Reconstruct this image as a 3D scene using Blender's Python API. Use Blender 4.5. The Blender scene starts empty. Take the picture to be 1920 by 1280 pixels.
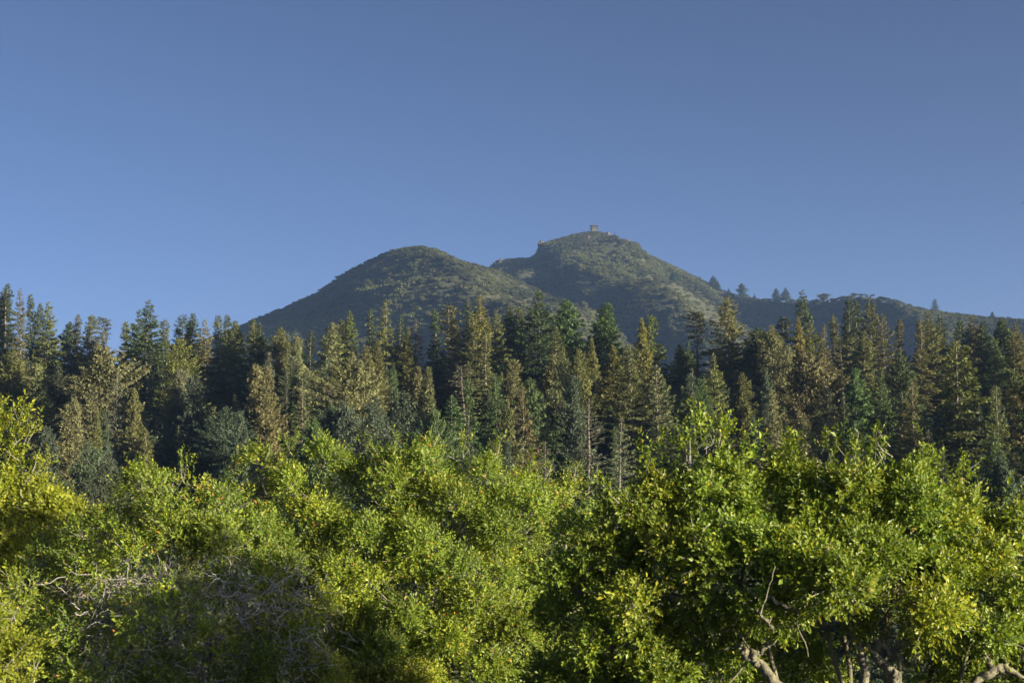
import bpy, math, random
import numpy as np
from mathutils import Vector

# ------------------------------------------------------------------ camera, sky, sun, exposure
sc = bpy.context.scene
col = sc.collection
F = 2637.0                                  # focal length in photograph pixels (1920 wide)
PITCH = math.atan(220.0 / F)                # horizon lies 220 px under the middle of the frame
cam_d = bpy.data.cameras.new('camera')
cam = bpy.data.objects.new('camera', cam_d); col.objects.link(cam); sc.camera = cam
cam_d.sensor_width = 36.0; cam_d.lens = F / 1920 * 36.0
cam_d.clip_start = 0.1; cam_d.clip_end = 30000
cam.location = (0, 0, 0); cam.rotation_euler = (math.pi/2 + PITCH, 0, 0)
cam_d.dof.use_dof = True; cam_d.dof.focus_distance = 400; cam_d.dof.aperture_fstop = 5.6

SUN_AZ, SUN_EL = math.radians(120), math.radians(12)     # azimuth clockwise from +Y: right, a little behind
w = bpy.data.worlds.new('World'); sc.world = w; w.use_nodes = True
wn, wl = w.node_tree.nodes, w.node_tree.links
sky = wn.new('ShaderNodeTexSky'); sky.sky_type = 'NISHITA'; sky.sun_disc = False
sky.sun_elevation = SUN_EL; sky.sun_rotation = SUN_AZ
sky.air_density = 0.26; sky.dust_density = 2.4; sky.ozone_density = 2.3
wl.new(sky.outputs[0], wn['Background'].inputs[0]); wn['Background'].inputs[1].default_value = 0.05

sun_d = bpy.data.lights.new('sun', 'SUN'); sun = bpy.data.objects.new('sun', sun_d); col.objects.link(sun)
sun_d.energy = 4.5; sun_d.angle = math.radians(0.5); sun_d.color = (1.0, 0.84, 0.58)
to_sun = Vector((math.sin(SUN_AZ)*math.cos(SUN_EL), math.cos(SUN_AZ)*math.cos(SUN_EL), math.sin(SUN_EL)))
sun.rotation_euler = to_sun.to_track_quat('Z', 'Y').to_euler()

sc.view_settings.view_transform = 'Standard'; sc.view_settings.look = 'None'
sc.view_settings.gamma = 1.0; sc.view_settings.use_curve_mapping = False
sc.view_settings.exposure = 1.9
sc.cycles.max_bounces = 10; sc.cycles.diffuse_bounces = 6; sc.cycles.transmission_bounces = 8
sc.cycles.volume_bounces = 0

# ------------------------------------------------------------------ helpers
rng = np.random.default_rng(7)
CP, SP = math.cos(PITCH), math.sin(PITCH)
def ray(px, py):
    u, v = (px - 960) / F, (640 - py) / F
    return np.array([u, CP - v*SP, SP + v*CP])
def at(px, py, Y):                          # the point on a pixel's ray at distance Y
    d = ray(px, py); return d * (Y / d[1])

def hash2(ix, iy, seed):
    n = (ix.astype(np.int64)*374761393 + iy.astype(np.int64)*668265263 + seed*974711) & 0x7fffffff
    n = ((n ^ (n >> 13)) * 1274126177) & 0x7fffffff
    return ((n ^ (n >> 16)) & 0xffff) / 65535.0
def vnoise(x, y, seed=0):
    ix, iy = np.floor(x), np.floor(y); fx, fy = x-ix, y-iy
    fx = fx*fx*(3-2*fx); fy = fy*fy*(3-2*fy)
    a, b = hash2(ix, iy, seed), hash2(ix+1, iy, seed)
    c, d = hash2(ix, iy+1, seed), hash2(ix+1, iy+1, seed)
    return (a*(1-fx)+b*fx)*(1-fy) + (c*(1-fx)+d*fx)*fy - 0.5
def fbm(x, y, seed=0, o=4):
    s, a = 0, 1.0
    for k in range(o):
        s = s + a*vnoise(x, y, seed+k*17); x, y, a = x*2.03+3.1, y*2.03+1.7, a*.5
    return s

def mesh_np(name, V, quads=None, tris=None, attrs=None, smooth=False):
    V = np.asarray(V, np.float32).reshape(-1, 3)
    me = bpy.data.meshes.new(name)
    nq = 0 if quads is None else len(quads); nt = 0 if tris is None else len(tris)
    me.vertices.add(len(V)); me.vertices.foreach_set('co', V.ravel())
    loops, starts = [], []
    if nq: loops.append(np.asarray(quads, np.int32).ravel()); starts.append(np.arange(nq)*4)
    if nt: loops.append(np.asarray(tris, np.int32).ravel()); starts.append(nq*4 + np.arange(nt)*3)
    if loops:
        L = np.concatenate(loops)
        me.loops.add(len(L)); me.loops.foreach_set('vertex_index', L)
        S = np.concatenate(starts).astype(np.int32)
        me.polygons.add(len(S)); me.polygons.foreach_set('loop_start', S)
        me.polygons.foreach_set('use_smooth', np.full(len(S), smooth))
    for k, a in (attrs or {}).items():
        at_ = me.attributes.new(k, 'FLOAT', 'POINT'); at_.data.foreach_set('value', np.asarray(a, np.float32))
    me.update(calc_edges=True); me.validate()
    return me
def obj(name, me, mat=None, parent=None):
    o = bpy.data.objects.new(name, me); col.objects.link(o)
    if mat and me and not me.materials: me.materials.append(mat)
    if parent: o.parent = parent
    return o
def tag(o, label=None, cat=None, group=None, kind=None):
    if label: o['label'] = label
    if cat: o['category'] = cat
    if group: o['group'] = group
    if kind: o['kind'] = kind
    return o
def empty(name, loc, rz=0.0, scale=(1, 1, 1)):
    o = bpy.data.objects.new(name, None); col.objects.link(o)
    o.location = tuple(float(q) for q in loc); o.rotation_euler = (0, 0, rz); o.scale = tuple(float(q) for q in scale)
    o.empty_display_size = 0.1
    return o
class Geo:                                   # gathers quads and triangles into one mesh
    def __init__(s): s.V, s.Q, s.T, s.A, s.n = [], [], [], [], 0
    def add(s, V, Q=None, T=None, a=None):
        V = np.asarray(V, float).reshape(-1, 3)
        if Q is not None and len(Q): s.Q.append(np.asarray(Q)+s.n)
        if T is not None and len(T): s.T.append(np.asarray(T)+s.n)
        s.A.append(np.full(len(V), .5) if a is None else np.broadcast_to(np.asarray(a, float), (len(V),)))
        s.V.append(V); s.n += len(V)
    def mesh(s, name, smooth=False):
        if not s.V: return None
        return mesh_np(name, np.concatenate(s.V), np.concatenate(s.Q) if s.Q else None,
                       np.concatenate(s.T) if s.T else None, {'tint': np.concatenate(s.A)}, smooth)
def tube(g, P, R, n=6, a=.5):                # a tapered tube along points P
    P = np.asarray(P, float); R = np.broadcast_to(np.asarray(R, float), (len(P),))
    T = np.gradient(P, axis=0); T /= np.linalg.norm(T, axis=1)[:, None] + 1e-9
    ref = np.array([0.31, 0.95, 0.05]) if abs(T[0][1]) < .8 else np.array([1., 0, 0])
    A = np.cross(T, ref); A /= np.linalg.norm(A, axis=1)[:, None] + 1e-9
    B = np.cross(T, A)
    th = np.arange(n)*2*math.pi/n
    V = P[:, None] + R[:, None, None]*(np.cos(th)[None, :, None]*A[:, None] + np.sin(th)[None, :, None]*B[:, None])
    i = np.arange(len(P)-1)[:, None]*n; j = np.arange(n)[None]; k = (j+1) % n
    Q = np.stack([i+j, i+k, i+n+k, i+n+j], -1).reshape(-1, 4)
    g.add(V.reshape(-1, 3), Q, a=a)
def tubes(g, A, B, R0, R1, bend=0.0, n=3, a=.5):   # many short bent twigs at once, three rings each
    m = len(A)
    if m == 0: return
    L = np.linalg.norm(B-A, axis=1)[:, None]
    M = (A+B)/2 + rng.normal(size=(m, 3))*L*bend
    P = np.stack([A, M, B], 1); R = np.stack([R0*np.ones(m), (R0+R1)/2*np.ones(m), R1*np.ones(m)], 1)
    T = B-A; T /= np.linalg.norm(T, axis=1)[:, None]+1e-9
    ref = np.where(np.abs(T[:, 2:3]) < .9, np.array([[0, 0, 1.]]), np.array([[1., 0, 0]]))
    U = np.cross(T, ref); U /= np.linalg.norm(U, axis=1)[:, None]+1e-9; W = np.cross(T, U)
    th = np.arange(n)*2*math.pi/n
    ring = np.cos(th)[None, :, None]*U[:, None] + np.sin(th)[None, :, None]*W[:, None]
    V = P[:, :, None] + R[:, :, None, None]*ring[:, None]
    b = (np.arange(m)*3*n)[:, None, None] + (np.arange(2)*n)[None, :, None]
    j = np.arange(n)[None, None]; k = (j+1) % n
    Q = np.stack([b+j, b+k, b+n+k, b+n+j], -1).reshape(-1, 4)
    aa = np.repeat(np.broadcast_to(a, (m,)), 3*n)
    g.add(V.reshape(-1, 3), Q, a=aa)
def leaves(g, P, D, N, L, W, a, fold=0.25):        # folded kite leaves: base P, along D, face normal N
    m = len(P)
    S = np.cross(D, N); S /= np.linalg.norm(S, axis=1)[:, None]+1e-9
    N2 = np.cross(S, D)
    L = np.broadcast_to(L, (m,))[:, None]; W = np.broadcast_to(W, (m,))[:, None]
    mid = P + D*L*.5 + N2*W*fold
    V = np.stack([P, mid + S*W*.5, P + D*L, mid - S*W*.5], 1).reshape(-1, 3)
    b = (np.arange(m)*4)[:, None]
    T = np.concatenate([b+np.array([[0, 1, 2]]), b+np.array([[0, 2, 3]])], 0)
    g.add(V, T=T, a=np.repeat(np.broadcast_to(a, (m,)), 4))
def unit(v): return v/(np.linalg.norm(v, axis=-1, keepdims=True)+1e-9)

# ------------------------------------------------------------------ materials
def nt(name):
    m = bpy.data.materials.new(name); m.use_nodes = True
    n = m.node_tree.nodes; n.clear(); return m, n, m.node_tree.links
def ramp(n, pts):
    r = n.new('ShaderNodeValToRGB'); e = r.color_ramp.elements
    while len(e) < len(pts): e.new(.5)
    for q, (p, c) in zip(e, pts): q.position = p; q.color = (*c, 1)
    return r
def leaf_mat(name, pts, transl=.35, tcol=(1.25, 1.2, .5), rough=.45, spec=.35, objcol=False, wscale=None, amp=.5):
    """foliage: reflecting and light-passing leaves, coloured leaf by leaf (attribute tint) and in drifts"""
    m, n, l = nt(name)
    out = n.new('ShaderNodeOutputMaterial'); pr = n.new('ShaderNodeBsdfPrincipled'); tr = n.new('ShaderNodeBsdfTranslucent')
    mx = n.new('ShaderNodeMixShader'); mx.inputs[0].default_value = transl
    at_ = n.new('ShaderNodeAttribute'); at_.attribute_name = 'tint'
    r = ramp(n, pts); l.new(at_.outputs['Fac'], r.inputs[0]); c = r.outputs[0]
    if objcol:
        oi = n.new('ShaderNodeObjectInfo'); q = n.new('ShaderNodeMix'); q.data_type = 'RGBA'; q.blend_type = 'MULTIPLY'
        q.inputs[0].default_value = 1; l.new(c, q.inputs[6]); l.new(oi.outputs['Color'], q.inputs[7]); c = q.outputs[2]
    if wscale:
        ge = n.new('ShaderNodeNewGeometry'); no = n.new('ShaderNodeTexNoise'); no.inputs['Scale'].default_value = wscale
        no.inputs['Detail'].default_value = 4
        l.new(ge.outputs['Position'], no.inputs['Vector'])
        mr = n.new('ShaderNodeMapRange'); mr.inputs[1].default_value = .3; mr.inputs[2].default_value = .7
        mr.inputs[3].default_value = 1-amp; mr.inputs[4].default_value = 1+amp
        l.new(no.outputs['Fac'], mr.inputs[0])
        q = n.new('ShaderNodeMix'); q.data_type = 'RGBA'; q.blend_type = 'MULTIPLY'; q.inputs[0].default_value = 1
        l.new(c, q.inputs[6]); l.new(mr.outputs[0], q.inputs[7]); c = q.outputs[2]
    l.new(c, pr.inputs['Base Color']); pr.inputs['Roughness'].default_value = rough
    pr.inputs['Specular IOR Level'].default_value = spec
    q = n.new('ShaderNodeMix'); q.data_type = 'RGBA'; q.blend_type = 'MULTIPLY'; q.inputs[0].default_value = 1
    l.new(c, q.inputs[6]); q.inputs[7].default_value = (*tcol, 1); l.new(q.outputs[2], tr.inputs[0])
    l.new(pr.outputs[0], mx.inputs[1]); l.new(tr.outputs[0], mx.inputs[2]); l.new(mx.outputs[0], out.inputs[0])
    return m
def rough_mat(name, c0, c1, scale, rough=.9, bump=.3, dist=.02, detail=6, c2=None):
    m, n, l = nt(name)
    out = n.new('ShaderNodeOutputMaterial'); pr = n.new('ShaderNodeBsdfPrincipled')
    ge = n.new('ShaderNodeTexCoord'); no = n.new('ShaderNodeTexNoise'); no.inputs['Scale'].default_value = scale
    no.inputs['Detail'].default_value = detail; no.inputs['Roughness'].default_value = .65
    l.new(ge.outputs['Object'], no.inputs['Vector'])
    r = ramp(n, [(.32, c0), (.5, c1), (.68, c2 or c1)]); l.new(no.outputs['Fac'], r.inputs[0])
    l.new(r.outputs[0], pr.inputs['Base Color']); pr.inputs['Roughness'].default_value = rough
    b = n.new('ShaderNodeBump'); b.inputs['Strength'].default_value = bump; b.inputs['Distance'].default_value = dist
    l.new(no.outputs['Fac'], b.inputs['Height']); l.new(b.outputs[0], pr.inputs['Normal'])
    l.new(pr.outputs[0], out.inputs[0]); return m

M = {}
M['ground'] = rough_mat('leaf_litter', (.035, .028, .016), (.06, .05, .028), .6, c2=(.05, .06, .025))
M['slope'] = rough_mat('mountain_soil', (.022, .028, .012), (.034, .037, .016), .02, dist=1.0, c2=(.046, .044, .02))
M['needle'] = leaf_mat('needles', [(0, (.55, .55, .55)), (.5, (1, 1, 1)), (1, (1.5, 1.45, 1.2))], .25, (1.1, 1.1, .6), .6, .2, True)
M['bark_pale'] = rough_mat('conifer_bark', (.06, .052, .045), (.14, .122, .105), 9, dist=.05)
M['chap'] = leaf_mat('chaparral_leaves', [(0, (.02, .03, .011)), (.5, (.05, .06, .019)), (1, (.11, .105, .036))], .2, (1.1, 1.1, .6), .6, .2, False, .013, .75)
M['under'] = leaf_mat('undergrowth_leaves', [(0, (.024, .038, .02)), (.5, (.044, .062, .031)), (1, (.08, .09, .044))], .25, (1.1, 1.1, .6), .55, .25, False, .08, .5)
YG = (1.28, 1.2, .45)
M['bush'] = leaf_mat('bush_leaves', [(0, (.06, .11, .018)), (.45, (.135, .198, .022)), (.8, (.255, .29, .028)), (.955, (.33, .315, .04)), (.975, (.40, .22, .05)), (1, (.42, .15, .04))], .32, YG, .46, .35, wscale=.9, amp=.3)
M['oak'] = leaf_mat('oak_leaves', [(0, (.06, .115, .018)), (.45, (.14, .208, .022)), (.8, (.265, .305, .028)), (.985, (.35, .325, .045)), (1, (.38, .25, .07))], .36, YG, .46, .35, wscale=.9, amp=.3)
M['pale'] = leaf_mat('fresh_leaves', [(0, (.10, .145, .018)), (.5, (.215, .255, .024)), (1, (.33, .33, .035))], .42, YG, .48, .3, wscale=1.2, amp=.25)
M['limb'] = rough_mat('lichen_bark', (.05, .047, .036), (.115, .11, .078), 13, c2=(.21, .21, .12), dist=.03, bump=.7)
M['twig'] = rough_mat('dead_twig_bark', (.15, .14, .145), (.26, .245, .245), 5, c2=(.34, .35, .29))
M['rock'] = rough_mat('summit_rock', (.035, .03, .025), (.065, .052, .04), .4, dist=.4, c2=(.10, .078, .058))

# ------------------------------------------------------------------ terrain
def prof_pts(pts, D):
    P = np.array([at(px, py, d) for (px, py), d in zip(pts, D)])
    return P
H1_px = [(-900, 1000), (-300, 850), (100, 735), (300, 668), (430, 622), (480, 598), (540, 574), (590, 551), (640, 516), (690, 490), (730, 472), (775, 465),
         (820, 473), (860, 488), (920, 503), (960, 520), (1000, 546), (1040, 574), (1100, 618), (1200, 690), (1400, 800), (2200, 1100)]
H1 = prof_pts(H1_px, [1450]*len(H1_px))
H2_px = [(-200, 900), (300, 760), (700, 640), (850, 552), (915, 506), (928, 494), (950, 487), (995, 485), (1005, 476), (1013, 459), (1040, 450), (1075, 440), (1100, 435),
         (1116, 433), (1130, 437), (1165, 451), (1200, 472), (1260, 500), (1300, 520), (1340, 541), (1380, 554), (1420, 561), (1470, 562),
         (1530, 563), (1570, 559), (1600, 551), (1630, 553), (1680, 563), (1720, 578), (1780, 587), (1850, 595), (1920, 600), (2100, 620), (2700, 720), (3600, 860)]
H2_D = np.interp([p[0] for p in H2_px], [1340, 1560, 1700, 2000, 3600], [1800, 1560, 1440, 1350, 1300])
H2 = prof_pts(H2_px, H2_D)
CUT = 430.0
BY = np.array([-400, -60, -6, 0, 5, 14, 30, 60, 110, 165, 200, 240, 280, 318, 345, 400, 520, 800, 8000.])
BZ = np.array([-1., -1.6, -1.8, -1.9, -3.5, -7.5, -9, -12.5, -15, -14.5, -10, -2.5, 5.5, 11.5, 12, 3, -4, 0, 0])
_yy = np.linspace(-400, 8000, 8401); _zz = np.interp(_yy, BY, BZ)
_k = np.hanning(15); _k /= _k.sum(); _zz = np.convolve(np.pad(_zz, 7, mode='edge'), _k, 'valid')
def crest(x, y, P, k, s, sb, soft):
    """height under a ridge whose crest line runs through the points P, sheared by k towards the viewer"""
    D = np.interp(x, P[:, 0], P[:, 1])
    d = D - y
    D = np.interp(x - k*np.clip(d, 0, None), P[:, 0], P[:, 1]); d = D - y
    z = np.interp(x - k*np.clip(d, 0, None), P[:, 0], P[:, 2])
    f = np.clip(d, 0, None); b = np.clip(-d, 0, None)
    return z - s*f*f/(f+soft) - sb*b*b/(b+soft), d
def ground(x, y):
    x = np.asarray(x, float); y = np.asarray(y, float)
    z = np.interp(y, _yy, _zz)
    z = z + np.clip((y-60)/120, 0, 1)*np.clip((560-y)/150, 0, 1)*(3.0*fbm(x*.012, y*.012, 3) + .8*fbm(x*.06, y*.06, 5))
    z = z + np.clip((25-np.abs(y-30))/25, 0, 1)*.25*fbm(x*.2, y*.2, 9)
    far = np.clip((y-CUT-10)/250, 0, 1); far = far*far*(3-2*far)
    a, da = crest(x, y, H1, .30, .36, .45, 45); b, db = crest(x, y, H2, .12, .37, .45, 40)
    ga = np.clip(np.abs(da)/220, 0, 1); gb = np.clip(np.abs(db)/220, 0, 1)
    rid = lambda q: 1-2*np.abs(q)
    a = a + ga*46*(rid(fbm(x*.0065+y*.0015, y*.0028, 21, 3))-.85) + ga*13*fbm(x*.022, y*.022, 25)
    b = b + gb*58*(rid(fbm(x*.0055+y*.0012, y*.0024, 31, 3))-.85) + gb*15*fbm(x*.02, y*.02, 35)
    m = np.maximum(np.maximum(a, b), 0)
    return z*(1-far*np.clip(m/20, 0, 1)) + far*np.where(m > 0, np.maximum(m - np.clip(z, 0, 99)*0, 0), 0)

def sheet(name, ys, half, nc, mat):
    u = np.linspace(-1, 1, nc); u = np.sign(u)*np.abs(u)**1.35
    X = u[None]*half(ys)[:, None]; Y = np.repeat(ys[:, None], nc, 1); Z = ground(X, Y)
    V = np.stack([X, Y, Z], -1).reshape(-1, 3)
    i = np.arange(len(ys)-1)[:, None]*nc; j = np.arange(nc-1)[None]
    Q = np.stack([i+j, i+j+1, i+nc+j+1, i+nc+j], -1).reshape(-1, 4)
    return tag(obj(name, mesh_np(name, V, Q, smooth=True), mat), kind='structure')
half = lambda y: np.where(y < CUT, 420.0, 420+1.35*(y-CUT))
sheet('ground', np.concatenate([np.linspace(-400, -20, 20), np.linspace(-15, 60, 60), np.linspace(64, CUT, 90)]), half, 180, M['ground'])
sheet('mountain', np.concatenate([np.linspace(CUT, 800, 40), np.linspace(808, 2000, 150), np.linspace(2060, 8000, 30)]), half, 320, M['slope'])

def hit(px, py, y0=430, y1=2300):           # where a pixel's ray meets the terrain
    d = ray(px, py); ys = np.arange(y0, y1, 2.0); P = d[None]*(ys/d[1])[:, None]
    g = ground(P[:, 0], P[:, 1]); k = np.argmax(g > P[:, 2])
    if g[k] <= P[k, 2]: k = int(np.argmin(P[:, 2]-g))
    return np.array([P[k, 0], P[k, 1], g[k]])

# ------------------------------------------------------------------ scattered cover (stuff)
def scatter(name, pts, scale, rot, idx, sources, label):
    me = mesh_np(name, pts, attrs={'sc': scale, 'rz': rot, 'ix': idx})
    o = obj(name, me); tag(o, label, kind='stuff')
    ng = bpy.data.node_groups.new(name+'_nodes', 'GeometryNodeTree')
    ng.interface.new_socket('Geometry', in_out='INPUT', socket_type='NodeSocketGeometry')
    ng.interface.new_socket('Geometry', in_out='OUTPUT', socket_type='NodeSocketGeometry')
    n, l = ng.nodes, ng.links
    gi, go = n.new('NodeGroupInput'), n.new('NodeGroupOutput')
    ins = n.new('GeometryNodeInstanceOnPoints'); jn = n.new('GeometryNodeJoinGeometry')
    for s in sources:
        oi = n.new('GeometryNodeObjectInfo'); oi.inputs['Object'].default_value = s
        gt = n.new('GeometryNodeGeometryToInstance')
        l.new(oi.outputs['Geometry'], gt.inputs[0]); l.new(gt.outputs[0], jn.inputs[0])
    def na(nm):
        q = n.new('GeometryNodeInputNamedAttribute'); q.data_type = 'FLOAT'; q.inputs['Name'].default_value = nm
        return q.outputs['Attribute']
    cx = n.new('ShaderNodeCombineXYZ'); l.new(na('rz'), cx.inputs[2])
    l.new(gi.outputs[0], ins.inputs['Points']); l.new(jn.outputs[0], ins.inputs['Instance'])
    ins.inputs['Pick Instance'].default_value = True
    l.new(na('ix'), ins.inputs['Instance Index']); l.new(cx.outputs[0], ins.inputs['Rotation']); l.new(na('sc'), ins.inputs['Scale'])
    l.new(ins.outputs[0], go.inputs[0])
    md = o.modifiers.new('scatter', 'NODES'); md.node_group = ng
    return o
def shrub_mesh(name, seed, nleaf, size, flat=.75, lobes=7, mat=None, tall=0.0):
    """a lumpy round shrub one metre across, all small leaf faces on its lobes"""
    r = np.random.default_rng(seed); g = Geo()
    C = np.stack([r.normal(0, .22, lobes), r.normal(0, .22, lobes), r.uniform(.18, .42+tall, lobes)], 1)
    R = r.uniform(.2, .34, lobes)
    k = r.integers(0, lobes, nleaf); d = unit(r.normal(size=(nleaf, 3))); d[:, 2] = np.abs(d[:, 2])*1.1-.25*r.random(nleaf); d = unit(d)
    P = C[k] + d*R[k][:, None]*r.uniform(.8, 1.05, (nleaf, 1)); P[:, 2] *= flat
    D = unit(np.cross(d, unit(r.normal(size=(nleaf, 3)))) + .3*d); N = unit(d + r.normal(0, .45, (nleaf, 3)))
    L = size*r.uniform(.7, 1.4, nleaf)
    t = np.clip(.45 + r.normal(0, .2, nleaf) + (r.random(lobes)-.5)[k]*.5, 0, 1)
    leaves(g, P - D*L[:, None]*.5, D, N, L, L*.75, t, .1)
    me = g.mesh(name); me.materials.append(mat)
    return bpy.data.objects.new(name, me)     # a source for scattering, not linked to the scene

src = [shrub_mesh('mountain_shrub', 40+k, 460, .095, .8, 8, M['chap']) for k in range(4)]
ns = 60000
px = rng.uniform(330, 2050, ns*2); yy = rng.uniform(700**2, 1900**2, ns*2)**.5; xx = (px-960)/F*yy
z = ground(xx, yy); keep = z > 25
dens = .9 + .8*(fbm(xx*.012, yy*.012, 71)+.2); keep &= rng.random(ns*2) < np.clip(dens, .1, 1)
xx, yy, z = xx[keep][:ns], yy[keep][:ns], z[keep][:ns]
sz = rng.lognormal(math.log(5.4), .5, len(xx))*(1+.95*np.clip(fbm(xx*.011, yy*.011, 77, 3), -.75, 1)); sz = np.clip(sz, 2, 13)
pkx = at(1113, 433, 1800)[0]; sm = np.hypot(xx-pkx, yy-1792); sz = np.where(sm < 60, np.minimum(sz, 2.2+sm*.05), sz)
cd = np.minimum(np.abs(crest(xx, yy, H2, .12, .37, .45, 40)[1]), np.abs(crest(xx, yy, H1, .30, .36, .45, 45)[1])); sz = np.where(cd < 70, np.minimum(sz, 3.2+cd*.06+3.0*rng.random(len(sz))**3), sz)
ok = sm > 8; xx, yy, z, sz = xx[ok], yy[ok], z[ok], sz[ok]
scatter('chaparral', np.stack([xx, yy, z-.23*sz], 1), sz, rng.uniform(0, 6.28, len(xx)), rng.integers(0, 4, len(xx)).astype(float), src,
        'dense green-brown chaparral scrub covering the mountain slopes')

src = [shrub_mesh('wood_shrub', 60+k, 900, .085, 1.0, 11, M['under'], .25) for k in range(4)]
nu = 4200
xx = rng.uniform(-150, 170, nu); yy = rng.uniform(95, 345, nu); ok = np.abs(xx) < yy*.46+12; xx, yy = xx[ok], yy[ok]
sz = rng.uniform(2.5, 6.5, len(xx)); z = ground(xx, yy)
scatter('undergrowth', np.stack([xx, yy, z-.3], 1), sz, rng.uniform(0, 6.28, len(xx)), rng.integers(0, 4, len(xx)).astype(float), src,
        'dark leafy undergrowth filling the shade under the conifers')
src = [shrub_mesh('ground_shrub', 80+k, 700, .07, .8, 9, M['under']) for k in range(3)]
nu = 900
xx = rng.uniform(-30, 30, nu); yy = rng.uniform(9, 95, nu); sz = rng.uniform(1.2, 2.8, nu); z = ground(xx, yy)
scatter('low_scrub', np.stack([xx, yy, z-.2], 1), sz, rng.uniform(0, 6.28, nu), rng.integers(0, 3, nu).astype(float), src,
        'low dark scrub on the ground under the leafy trees')

# ------------------------------------------------------------------ conifers
def conifer(name, seed, H, R, t0, prof, nb, droop, dens, leafL, hang=.5, sparse_low=0., lobes=None, bark_r=.012):
    """crown and trunk of one conifer H tall and R in radius; made once, shared by its copies"""
    r = np.random.default_rng(seed); g = Geo(); tr = Geo()
    n = 14; zz = np.linspace(0, 1, n)
    wob = np.stack([np.cumsum(r.normal(0, .0022, n)), np.cumsum(r.normal(0, .0022, n)), zz], 1)*H
    tube(tr, wob, H*bark_r*(1-zz*.93)+.015, 7)
    ax = lambda t: np.stack([np.interp(t, zz, wob[:, 0]), np.interp(t, zz, wob[:, 1]), t*H], 1)
    t = t0 + (1-t0)*np.linspace(0, .992, nb)**.92 + r.normal(0, .006, nb); t = np.clip(t, t0, .995)
    if sparse_low: keep = r.random(nb) > sparse_low*(1-(t-t0)/(1-t0)); t = t[keep]
    nb = len(t); ph = np.arange(nb)*2.399 + r.normal(0, .5, nb)
    s = (t-t0)/(1-t0)
    side = 1 + .22*np.sin(ph+r.uniform(0, 6)) + .25*np.interp(s*9+r.uniform(0, 50), np.arange(80), r.normal(0, 1, 80))
    L = R*prof(s)*np.clip(side, .4, 1.5)*r.uniform(.72, 1.15, nb)
    if lobes: L *= 1 + .35*np.sin(ph*lobes+s*7)
    L = np.maximum(L, .12)
    pit = np.radians(droop[0] + (droop[1]-droop[0])*s + r.normal(0, 6, nb))
    d = np.stack([np.cos(ph)*np.cos(pit), np.sin(ph)*np.cos(pit), np.sin(pit)], 1)
    B = ax(t); sag = r.uniform(.02, .10, nb)*L
    big = L > .3*R*.6
    E_ = B + d*L[:, None]*.9; E_[:, 2] -= sag*.8
    tubes(tr, B[big], E_[big], .02+.012*L[big], .008, .03, 3)
    k = np.repeat(np.arange(nb), np.maximum(12, (dens*3.9*L**1.15).astype(int)))
    m = len(k); q = r.beta(1.6, 1.1, m)
    side_d = np.stack([-np.sin(ph), np.cos(ph), np.zeros(nb)], 1)[k]
    off = r.normal(0, 1, m)*.22*L[k]*(1.1-q)*.9 + r.normal(0, .06, m)
    P = B[k] + d[k]*(q*L[k])[:, None] + side_d*off[:, None]
    P[:, 2] += -sag[k]*q*q + r.normal(0, .05, m) + .05*L[k]*q**3
    D = unit(d[k] + side_d*np.sign(off)[:, None]*r.uniform(.3, 1.1, (m, 1)) + r.normal(0, .25, (m, 3)))
    hg = r.random(m) < hang
    D[hg] = unit(D[hg]*.6 + np.array([0, 0, -1.])*r.uniform(.4, 1.1, (hg.sum(), 1)))
    N = np.where(hg[:, None], d[k], np.array([[0, 0, 1.]])) + r.normal(0, .45, (m, 3))
    N = unit(N)
    LL = leafL*.62*r.uniform(.6, 1.4, m)*(.5+.5*np.clip(L[k]/R*2.2, 0, 1))
    tint = np.clip(.45 + r.normal(0, .16, m) + .22*(q-.5) + r.normal(0, .12, nb)[k], 0, 1)
    leaves(g, P, D, N, LL, LL*.42, tint, .12)
    cm, tm = g.mesh(name+'_crown'), tr.mesh(name+'_trunk', True)
    cm.materials.append(M['needle']); tm.materials.append(M['bark_pale'])
    return cm, tm, H, R
cone = lambda s: (1-s)**.72+.035
fat = lambda s: (1-s)**.72*(.85+.4*s)+.025
ovo = lambda s: np.sqrt(np.clip(1-(1.2*(s-.25))**2, .0, 1))*np.clip((1-s)*2.6, 0, 1)**.85+.02
slimp = lambda s: .35+.65*np.exp(-((s-.82)/.13)**2)*1.0-.6*np.clip(s-.9, 0, 1)*6*.16
col_ = lambda s: np.clip((1-s)*2.0, 0, 1)**.8*.9+.04
VAR = {
 'spire': [conifer('spire', 100+k, 26, 3.0, .10, cone, 300, (-22, 30), 7.5, .62) for k in range(3)],
 'fir':   [conifer('fir', 110+k, 26, 4.9, .10, cone, 190, (-14, 32), 8.5, .72, .4) for k in range(3)],
 'fat':   [conifer('dense_fir', 120+k, 24, 4.8, .08, fat, 260, (-18, 40), 7.0, .72, .45) for k in range(2)],
 'open':  [conifer('open_fir', 130+k, 27, 4.6, .14, cone, 150, (-16, 28), 8.0, .66, .45, .15) for k in range(3)],
 'plume': [conifer('plume', 140+k, 22, 4.4, .07, fat, 330, (5, 55), 6.2, .66, .3, 0, 3) for k in range(3)],
 'broad': [conifer('broad', 150+k, 23, 5.6, .08, ovo, 330, (-5, 50), 5.6, .72, .45, 0, 2) for k in range(2)],
 'slim':  [conifer('slim', 160+k, 26, 1.7, .30, slimp, 120, (-20, 35), 9, .5, .4, .35) for k in range(2)],
 'col':   [conifer('columnar', 170+k, 22, 2.3, .08, col_, 300, (5, 60), 8, .58, .3) for k in range(2)],
 'bare':  [conifer('bare_fir', 180+k, 24, 3.6, .08, cone, 160, (-8, 25), 5.2, .5, .4, .3) for k in range(2)],
}
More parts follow.
